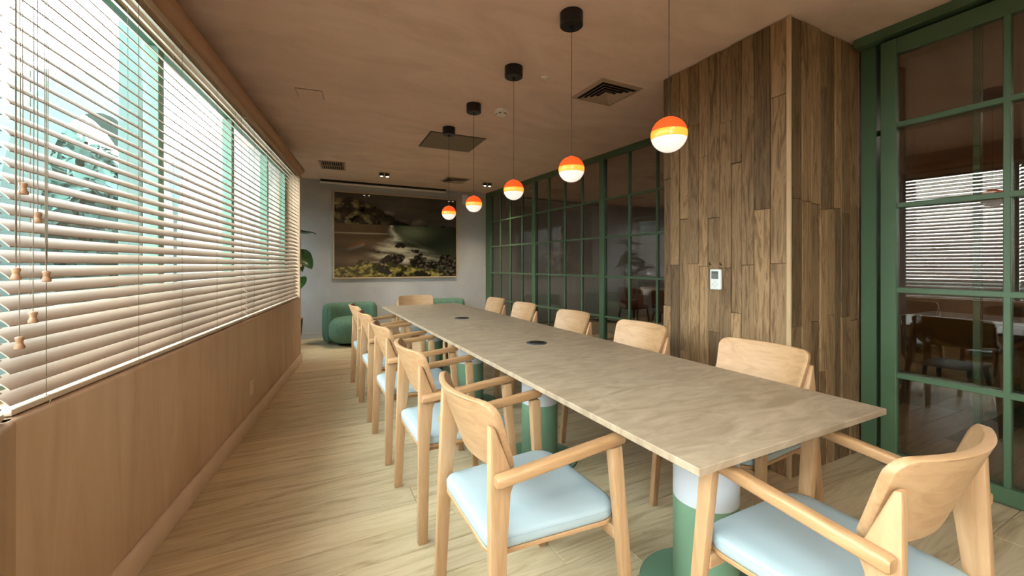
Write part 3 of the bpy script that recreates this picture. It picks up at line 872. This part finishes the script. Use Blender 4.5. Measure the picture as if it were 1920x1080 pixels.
def paint(u, v):
    """a generic dusk landscape: cloudy sky, wooded hill, stream over boulders, plus a painted reflection of the room. v=0 top"""
    n1 = fbm(u, v, 3, 3.1); n2 = fbm(u, v, 14, 8.2); n3 = fbm(u, v, 42, 1.7)
    k = 1 + 0.4 * fbm(u * 0.5, v * 2.4, 6, 5.5)
    c = [x * k for x in (0.060, 0.056, 0.045)]
    cl = max(0, 1 - ((u - 0.40) / 0.08) ** 2 - ((v - 0.215 - 0.12 * (u - 0.4)) / 0.035) ** 2) + 0.4 * max(0, 1 - ((u - 0.62) / 0.12) ** 2 - ((v - 0.31) / 0.05) ** 2)
    c = mix(c, (0.34, 0.27, 0.20), max(0, min(1, cl * (0.45 + 0.9 * n2))))
    hill = 0.06 + 0.30 * smooth(0.10, 0.66, u) + 0.02 * n2 + 0.010 * n3
    if v > hill:
        f = smooth(0.55, 0.05, u)
        gg = max(0, n2 * 1.2 + 0.7 * n3 + 0.15)
        c = [0.016 + 0.22 * gg * f, 0.014 + 0.185 * gg * f, 0.008 + 0.09 * gg * f]
    if v > 0.36:
        room_refl = mix((0.095, 0.062, 0.034), (0.036, 0.026, 0.015), smooth(0.46, 0.56, v) * (0.6 + 0.4 * math.sin(v * 30)))  # brown area: reflection of the terracotta room, painted into the print
        if abs(v - 0.475) < 0.007: room_refl = [0.26, 0.21, 0.15]  # pale ceiling line of that reflection, painted as well
        gl = math.exp(-((u - 0.60) / 0.15) ** 2 - ((v - 0.44) / 0.10) ** 2)
        sea = [0.030 + 0.12 * gl, 0.036 + 0.14 * gl, 0.022 + 0.085 * gl]
        c = mix(room_refl, sea, smooth(0.36, 0.46, u - 0.15 * (v - 0.36)))
        c = [x * (1 + 0.35 * n1) for x in c]
        # narrow fall, then the spreading foam
        if v < 0.56:
            cx = 0.43 + (v - 0.36) * 0.26 + 0.008 * math.sin(v * 40)
            wd = 0.010 + 0.03 * (v - 0.36) / 0.2
            c = mix(c, (0.62, 0.58, 0.44), min(1, math.exp(-((u - cx) / wd) ** 2) * (0.75 + 0.5 * n3)))
        if v > 0.52:
            cx = 0.48 + 0.10 * smooth(0.55, 0.85, v)
            wd = 0.05 + 0.95 * (v - 0.50)
            a = math.exp(-((u - cx) / wd) ** 4)
            st = fbm(u * 0.7 + v * 0.3, v * 3.2 - u * 0.8, 6, 2.2)
            a *= max(0, min(1, 0.55 + 1.0 * st + 0.25 * n2)) * smooth(0.90, 0.80, v)
            c = mix(c, (0.47, 0.43, 0.31), max(0, min(1, a)))
        for bx, by, rx, ry in ((0.51, 0.62, 0.045, 0.03), (0.31, 0.69, 0.045, 0.022), (0.64, 0.68, 0.035, 0.025), (0.46, 0.79, 0.08, 0.075), (0.68, 0.80, 0.09, 0.085), (0.72, 0.87, 0.10, 0.09), (0.93, 0.83, 0.10, 0.10), (0.22, 0.84, 0.05, 0.05), (0.38, 0.85, 0.055, 0.08), (0.92, 0.96, 0.12, 0.06)):
            dd = ((u - bx) / rx) ** 2 + ((v - by) / ry) ** 2 + 0.9 * n2 + 0.3 * n3
            if dd < 1:
                gg = max(0, n3 + 0.3 * n2) * 0.16
                c = [0.014 + gg, 0.012 + gg * 0.8, 0.009 + gg * 0.55]
        edge = 0.88 - 0.05 * math.sin(u * 5.0) + 0.05 * n2
        if v > edge and u < 0.86 + 0.05 * n2:
            gg = max(0, 0.35 + 1.1 * n2 + 0.9 * n3)
            c = [0.03 + 0.26 * gg, 0.027 + 0.22 * gg, 0.009 + 0.06 * gg]
            if fbm(u, v, 9, 6.6) > 0.22: c = [0.015, 0.015, 0.010]
    return [max(0.002, min(1, x)) for x in c]
nx, nz = 190, 128
m = MB(); w2, h2_ = W_ - 0.044, H_ - 0.044
m.v = [(-w2 / 2 + w2 * i / nx, -0.022, 0.022 + h2_ * j / nz) for j in range(nz + 1) for i in range(nx + 1)]
m.f = [(j * (nx + 1) + i, j * (nx + 1) + i + 1, (j + 1) * (nx + 1) + i + 1, (j + 1) * (nx + 1) + i) for j in range(nz) for i in range(nx)]
me = bpy.data.meshes.new('print'); me.from_pydata(m.v, [], m.f)
ca = me.color_attributes.new('print_ink', 'FLOAT_COLOR', 'POINT')
for j in range(nz + 1):
    for i in range(nx + 1):
        ca.data[j * (nx + 1) + i].color = (*paint(i / nx, 1 - j / nz), 1)
pm, nt, out = new_mat('landscape print behind glass')
pp = principled(nt, out, 0.6, 0.0, coat=1.0)
pp.inputs['Coat Roughness'].default_value = 0.015
at = N(nt, 'ShaderNodeVertexColor'); at.layer_name = 'print_ink'
nt.links.new(at.outputs[0], pp.inputs['Base Color'])
obj('print', me, pm, pic)
MB().box(-W_ / 2 + 0.01, W_ / 2 - 0.01, -0.020, -0.001, 0.01, H_ - 0.01).build('backing', 'print_dark', pic)

sb = empty('wall_speaker', (2.93, YB, 2.49), 0, 'small white box high on the end wall beside the picture', 'speaker')
MB().box(-0.055, 0.055, -0.075, -0.001, 0, 0.19).build('case', 'offwhite', sb, 0.006, 2, 40)
MB().box(-0.045, 0.045, -0.077, -0.075, 0.012, 0.178).build('grille', 'plastic', sb, 0.002)

# ------------------------------------------------------------------ green tub seats
def tub_seat(x, y, label):
    t = empty('tub_armchair', (x, y, 0), 0, label, 'armchair', 'green tub armchairs')
    # wrapped back: rounded-section sweep along a U
    path = []
    Rw, Dp = 0.325, 0.30
    for k in range(5): path.append((-Rw, -0.08 + 0.14 * k / 4, (0, 1)))
    for k in range(1, 13):
        a = math.pi - math.pi / 2 * k / 12
        path.append((-Rw + 0.17 + 0.17 * math.cos(a), 0.06 + 0.17 * math.sin(a), (math.sin(a), -math.cos(a))))
    path2 = [(-px, py, (d[0], -d[1])) for px, py, d in reversed(path)]
    full = [(a, b) for a, b, _ in path] + [(a, b) for a, b, _ in path2]
    rings = []
    n = len(full)
    for i, (a, b) in enumerate(full):
        q0, q1 = full[max(0, i - 1)], full[min(n - 1, i + 1)]
        d = Vector((q1[0] - q0[0], q1[1] - q0[1], 0)).normalized(); s = Vector((-d.y, d.x, 0))
        e = min(i, n - 1 - i); sc = [0.35, 0.75, 0.93, 1.0][min(e, 3)]
        zt = 0.645 - (0.05 * (1 - sc))
        ring = []
        for k in range(20):
            th_ = 2 * math.pi * k / 20
            cx, cz = math.cos(th_), math.sin(th_)
            thick = 0.085 + 0.055 * max(0.0, min(1.0, b / 0.2))
            px = math.copysign(abs(cx) ** 0.55, cx) * thick * sc
            pz = math.copysign(abs(cz) ** 0.45, cz)
            zc_, zh = (zt + 0.03) / 2, (zt - 0.03) / 2
            ring.append((a + s.x * px, b + s.y * px, zc_ + zh * pz))
        rings.append(ring)
    MB().loft(rings).build('wrapped_back', 'green_fabric', t, smooth=70)
    rings = []
    for k in range(15):
        th_ = -math.pi / 2 + math.pi * k / 14
        z = 0.235 + 0.205 * math.copysign(abs(math.sin(th_)) ** 0.7, math.sin(th_))
        r = max(0.01, math.cos(th_)) ** 0.5
        ring = []
        for q in range(28):
            a = 2 * math.pi * q / 28
            cx, cy = math.cos(a), math.sin(a)
            ring.append((0.345 * r * math.copysign(abs(cx) ** 0.7, cx), -0.13 + 0.33 * r * math.copysign(abs(cy) ** 0.7, cy), z))
        rings.append(ring)
    MB().loft(rings).build('seat_cushion', 'green_fabric', t, smooth=70)
    MB().lathe([(0.20, 0.0), (0.22, 0.05)], 24, (0, -0.10)).build('plinth', 'black', t, smooth=40)
    return t
tub_seat(0.72, 7.28, 'green upholstered tub armchair left of the table, near the plant')
tub_seat(2.34, 7.40, 'green tub armchair behind the far table end, only its top showing')

# ------------------------------------------------------------------ plant
pt = empty('potted_plant', (-0.20, 7.36, 0), 0, 'leafy green plant in a dark pot behind the window wall end', 'plant')
MB().lathe([(0.13, 0.0), (0.155, 0.02), (0.20, 0.20), (0.215, 0.36), (0.215, 0.425), (0.195, 0.425), (0.19, 0.39)], 28).build('pot', 'pot', pt, smooth=40)
MB().lathe([(0.197, 0.4255), (0.219, 0.4255), (0.219, 0.437), (0.197, 0.437)], 28).build('rim', 'pot_rim', pt, smooth=40)
MB().lathe([(0.188, 0.36), (0.188, 0.392), (0.10, 0.40)], 20).build('soil', 'soil', pt, smooth=40)
stems = [((0, 0, 0.39), (0.03, 0.02, 0.9), (0.02, -0.02, 1.45), (0.05, 0.0, 1.85)), ((0.05, 0.03, 0.39), (0.12, 0.06, 0.8), (0.16, 0.02, 1.25), (0.15, 0.02, 1.55)), ((-0.06, -0.02, 0.39), (-0.14, -0.06, 0.85), (-0.2, -0.1, 1.35))]
for s in stems: MB().tube(s, [0.016, 0.013, 0.010, 0.007][:len(s)], 8).build('stem', 'stem', pt, smooth=60)
def leaf_mesh(L, Wd, droop):
    vs = []; fs = []; n = 9; mcols = 5
    for i in range(n + 1):
        t = i / n
        w = Wd * (math.sin(math.pi * min(1, t * 0.92 + 0.08)) ** 0.75) * (1 - 0.15 * t)
        if t == 1: w = 0.002
        for k in range(mcols):
            s = -1 + 2 * k / (mcols - 1)
            vs.append((s * w, t * L, 0.35 * abs(s) * w - droop * t * t * L + 0.012 * math.sin(t * 9 + s)))
    for i in range(n):
        for k in range(mcols - 1):
            a = i * mcols + k
            fs.append((a, a + 1, a + mcols + 1, a + mcols))
    nn = len(vs)
    vs += [(x, y_, z - 0.003) for x, y_, z in vs]
    fs += [tuple(nn + q for q in reversed(f)) for f in fs]
    return MB().add(vs, fs).mesh('leaf', smooth=179, recalc=False)
LM = [leaf_mesh(0.34, 0.125, 0.35), leaf_mesh(0.28, 0.105, 0.7), leaf_mesh(0.36, 0.13, 0.15)]
random.seed(21)
spots = []
for s in stems:
    for k in range(7):
        t = 0.45 + 0.55 * k / 6
        seg = t * (len(s) - 1); i = min(len(s) - 2, int(seg)); f = seg - i
        a, b = Vector(s[i]), Vector(s[i + 1])
        spots.append((a.lerp(b, f), random.uniform(40, 215), random.uniform(-25, 40), random.randrange(3), random.uniform(-30, 30)))
spots += [(Vector((0.05, 0.0, 1.76)), -80, 10, 2, 12), (Vector((0.13, 0.0, 1.50)), -95, -50, 2, 62), (Vector((0.04, 0.03, 1.80)), 10, 30, 0, 0), (Vector((0.10, 0.02, 1.30)), -20, 10, 1, 0)]
for p, az, el, k, roll in spots:
    mx_ = Matrix.Rotation(R(az), 3, 'Z') @ Matrix.Rotation(R(el), 3, 'X') @ Matrix.Rotation(R(roll), 3, 'Y')
    obj('leaf', LM[k], 'leaf', pt, p, mx_.to_euler())

# ------------------------------------------------------------------ adjoining room behind the glass
def simple_table(name, x, y, w, d, label, top='white'):
    t = empty(name, (x, y, 0), 0, label, 'table')
    MB().box(-w / 2, w / 2, -d / 2, d / 2, 0.715, 0.75).build('tabletop', top, t, 0.004)
    for sx in (-1, 1):
        for sy in (-1, 1):
            MB().beam((sx * (w / 2 - 0.06), sy * (d / 2 - 0.06), 0), (sx * (w / 2 - 0.09), sy * (d / 2 - 0.09), 0.715), 0.035, 0.035).build('leg', 'black', t, 0.003)
    return t
simple_table('side_table', 5.95, 0.75, 0.9, 2.6, 'white topped table in the adjoining room, through the sliding door')
simple_table('side_table', 6.75, 5.9, 0.8, 1.8, 'white topped table in the adjoining room, through the far partition')
def lounge_chair(x, y, rz, mat, label, group):
    c = empty('lounge_chair', (x, y, 0), R(rz), label, 'chair', group)
    rings = []
    for k in range(9):
        th_ = -math.pi / 2 + math.pi * k / 8
        r = max(0.05, math.cos(th_)) ** 0.35
        rings.append([(0.26 * r * math.copysign(abs(math.cos(a)) ** 0.6, math.cos(a)), 0.25 * r * math.copysign(abs(math.sin(a)) ** 0.6, math.sin(a)), 0.43 + 0.05 * math.sin(th_)) for a in [2 * math.pi * q / 20 for q in range(20)]])
    MB().loft(rings).build('seat', mat, c, smooth=60)
    rings = []
    for k in range(13):
        a = math.pi + math.pi * k / 12
        rings.append([(0.27 * math.cos(a) * (1 + 0.06 * s), -0.02 + 0.25 * math.sin(a) * (1 + 0.1 * s), z) for s, z in ((0, 0.44), (1, 0.44), (1.3, 0.78 + 0.05 * math.sin(math.pi * k / 12)), (0.3, 0.78 + 0.05 * math.sin(math.pi * k / 12)))])
    MB().loft(rings).build('backrest', mat, c, smooth=60)
    for sx in (-1, 1):
        for sy in (-1, 1):
            MB().beam((sx * 0.24, sy * 0.22, 0), (sx * 0.19, sy * 0.17, 0.40), 0.022, 0.022, 0.03, 0.03).build('leg', 'black', c, 0.003)
    return c
g = 'chairs in the adjoining room'
lounge_chair(5.1, 1.55, -90, 'olive', 'olive chair behind the sliding door, farther one', g)
lounge_chair(5.1, 0.75, -90, 'olive', 'olive chair behind the sliding door, middle one', g)
lounge_chair(5.1, -0.05, -90, 'olive', 'olive chair behind the sliding door, nearest one', g)
lounge_chair(6.8, 1.5, 90, 'charcoal', 'charcoal chair on the far side of the adjoining table, left one', g)
lounge_chair(6.8, 0.6, 90, 'charcoal', 'charcoal chair on the far side of the adjoining table, right one', g)
lounge_chair(6.0, 6.4, -90, 'rust', 'rust coloured chair seen through the far partition, left one', g)
lounge_chair(6.0, 5.5, -90, 'rust', 'rust coloured chair seen through the far partition, right one', g)

# ------------------------------------------------------------------ outdoors
struct(MB().box(-60, -0.9, -40, 60, -0.6, -0.5).build('ground', 'paving'), 'pale paving outside the windows', 'ground')
def arch_frame(x, y, rz, span, spring, rise_to, top, thick, dep, label):
    a = empty('concrete_arch', (x, y, -0.5), R(rz), label, 'arch', 'outdoor arches')
    n = 18; half = span / 2
    inner = [(half, 0), (half, spring)]
    for k in range(1, n):
        t = math.pi * k / n
        inner.append((half * math.cos(t), spring + rise_to * math.sin(t)))
    inner += [(-half, spring), (-half, 0)]
    outer = []
    for (px, pz) in inner:
        outer.append((px + math.copysign(thick, px) * (1 if pz <= spring else abs(px) / half), pz + (0 if pz <= spring else thick * 0.9 * (pz - spring) / rise_to)))
    m = MB(); nn = len(inner); vs = []; fs = []
    for dy in (-dep / 2, dep / 2):
        vs += [(px, dy, pz) for px, pz in inner] + [(px, dy, pz) for px, pz in outer]
    b = 2 * nn
    for i in range(nn - 1):
        fs += [(i, i + 1, nn + i + 1, nn + i), (b + i, b + nn + i, b + nn + i + 1, b + i + 1), (i, b + i, b + i + 1, i + 1), (nn + i, nn + i + 1, b + nn + i + 1, b + nn + i)]
    fs += [(0, nn, b + nn, b), (nn - 1, b + nn - 1, b + 2 * nn - 1, 2 * nn - 1)]
    m.add(vs, fs).build('arch_ring', 'outdoor', a, smooth=30)
    return a
for (ax, ay, lb) in ((-2.41, 7.4, 'pale concrete arch outside the long blind, nearest of the row'), (-1.85, 11.0, 'pale concrete arch outside, middle of the row'), (-1.29, 14.6, 'pale concrete arch outside, farthest of the row')):
    arch_frame(ax, ay, 81, 2.5, 2.3, 1.45, 0, 0.5, 0.3, lb)
cl = empty('outdoor_column', (-1.38, 5.0, -0.5), RZ_MAIN, 'square pale column standing outside the long window', 'column')
MB().box(-0.085, 0.085, -0.085, 0.085, 0, 4.6).build('shaft', 'outdoor', cl, 0.01)
MB().box(-0.13, 0.13, -0.13, 0.13, 0, 0.2).build('plinth', 'outdoor', cl, 0.01)
ev = empty('outdoor_canopy', (J[0], J[1], 0), RZ_MAIN, 'tan roof overhang outside the far windows', 'canopy')
MB().box(-0.68, -0.27, 1.95, 4.45, 2.95, 3.06).build('soffit', 'outdoor_tan', ev, 0.01)
MB().box(-0.70, -0.68, 1.95, 4.45, 2.93, 3.12).build('fascia', 'outdoor_tan', ev, 0.004)
# trees: trunk, branches, leaf clouds
def leaf_cloud(n, blobs, size, seed):
    rnd = random.Random(seed); m = MB()
    for _ in range(n):
        c, r = rnd.choice(blobs)
        d = Vector((rnd.gauss(0, 1), rnd.gauss(0, 1), rnd.gauss(0, 0.8))).normalized() * (r * rnd.random() ** 0.4)
        p = Vector(c) + d
        a = Vector((rnd.gauss(0, 1), rnd.gauss(0, 1), rnd.gauss(0, 1))).normalized()
        b = a.cross(Vector((rnd.gauss(0, 1), rnd.gauss(0, 1), rnd.gauss(0, 1)))).normalized()
        s = size * rnd.uniform(0.6, 1.3)
        m.add([p - a * s, p - b * s * 0.45, p + a * s, p + b * s * 0.45], [(0, 1, 2, 3)])
    return m
def tree(x, y, h, blobs, seed, label, n=3600):
    t = empty('garden_tree', (x, y, -0.5), 0, label, 'tree', 'trees outside the windows')
    MB().tube([(0, 0, 0), (0.1, 0.05, h * 0.3), (-0.05, 0.1, h * 0.55), (0.0, 0.0, h * 0.75)], [0.16, 0.13, 0.10, 0.05], 10).build('trunk', 'trunk', t, smooth=60)
    for c, r in blobs:
        MB().tube([(0, 0.05, h * 0.42), Vector(c) * 0.55 + Vector((0, 0, h * 0.18)), c], [0.07, 0.05, 0.02], 7).build('branch', 'trunk', t, smooth=60)
    tag(leaf_cloud(n, blobs, 0.2, seed).build('foliage', 'foliage', t), kind='stuff')
    return t
tree(-4.3, 10.6, 4.2, [((0.0, 0.2, 3.2), 1.25), ((-0.7, 1.1, 2.9), 1.15), ((0.5, -0.9, 2.5), 1.1), ((0.4, 0.9, 2.0), 1.0)], 3, 'pale green tree outside the long blind', 7000)
tree(-3.9, 18.0, 5.0, [((0.0, 0.0, 3.6), 1.5), ((0.8, 1.0, 3.1), 1.4), ((-0.6, -1.2, 3.0), 1.4), ((0.5, -0.6, 2.2), 1.2)], 5, 'leafy tree outside, behind the concrete arches', 8000)
tree(-8.6, 16.8, 3.4, [((0.0, 0.0, 2.4), 0.8), ((0.2, -0.5, 2.2), 0.7)], 8, 'low tree outside the nearest blind, left of the others')
tree(-3.2, 23.5, 5.2, [((0.0, 0.0, 3.4), 1.4), ((1.0, 0.6, 3.0), 1.2), ((-0.9, -0.6, 2.9), 1.2)], 11, 'farthest pale tree outside, right of the others')
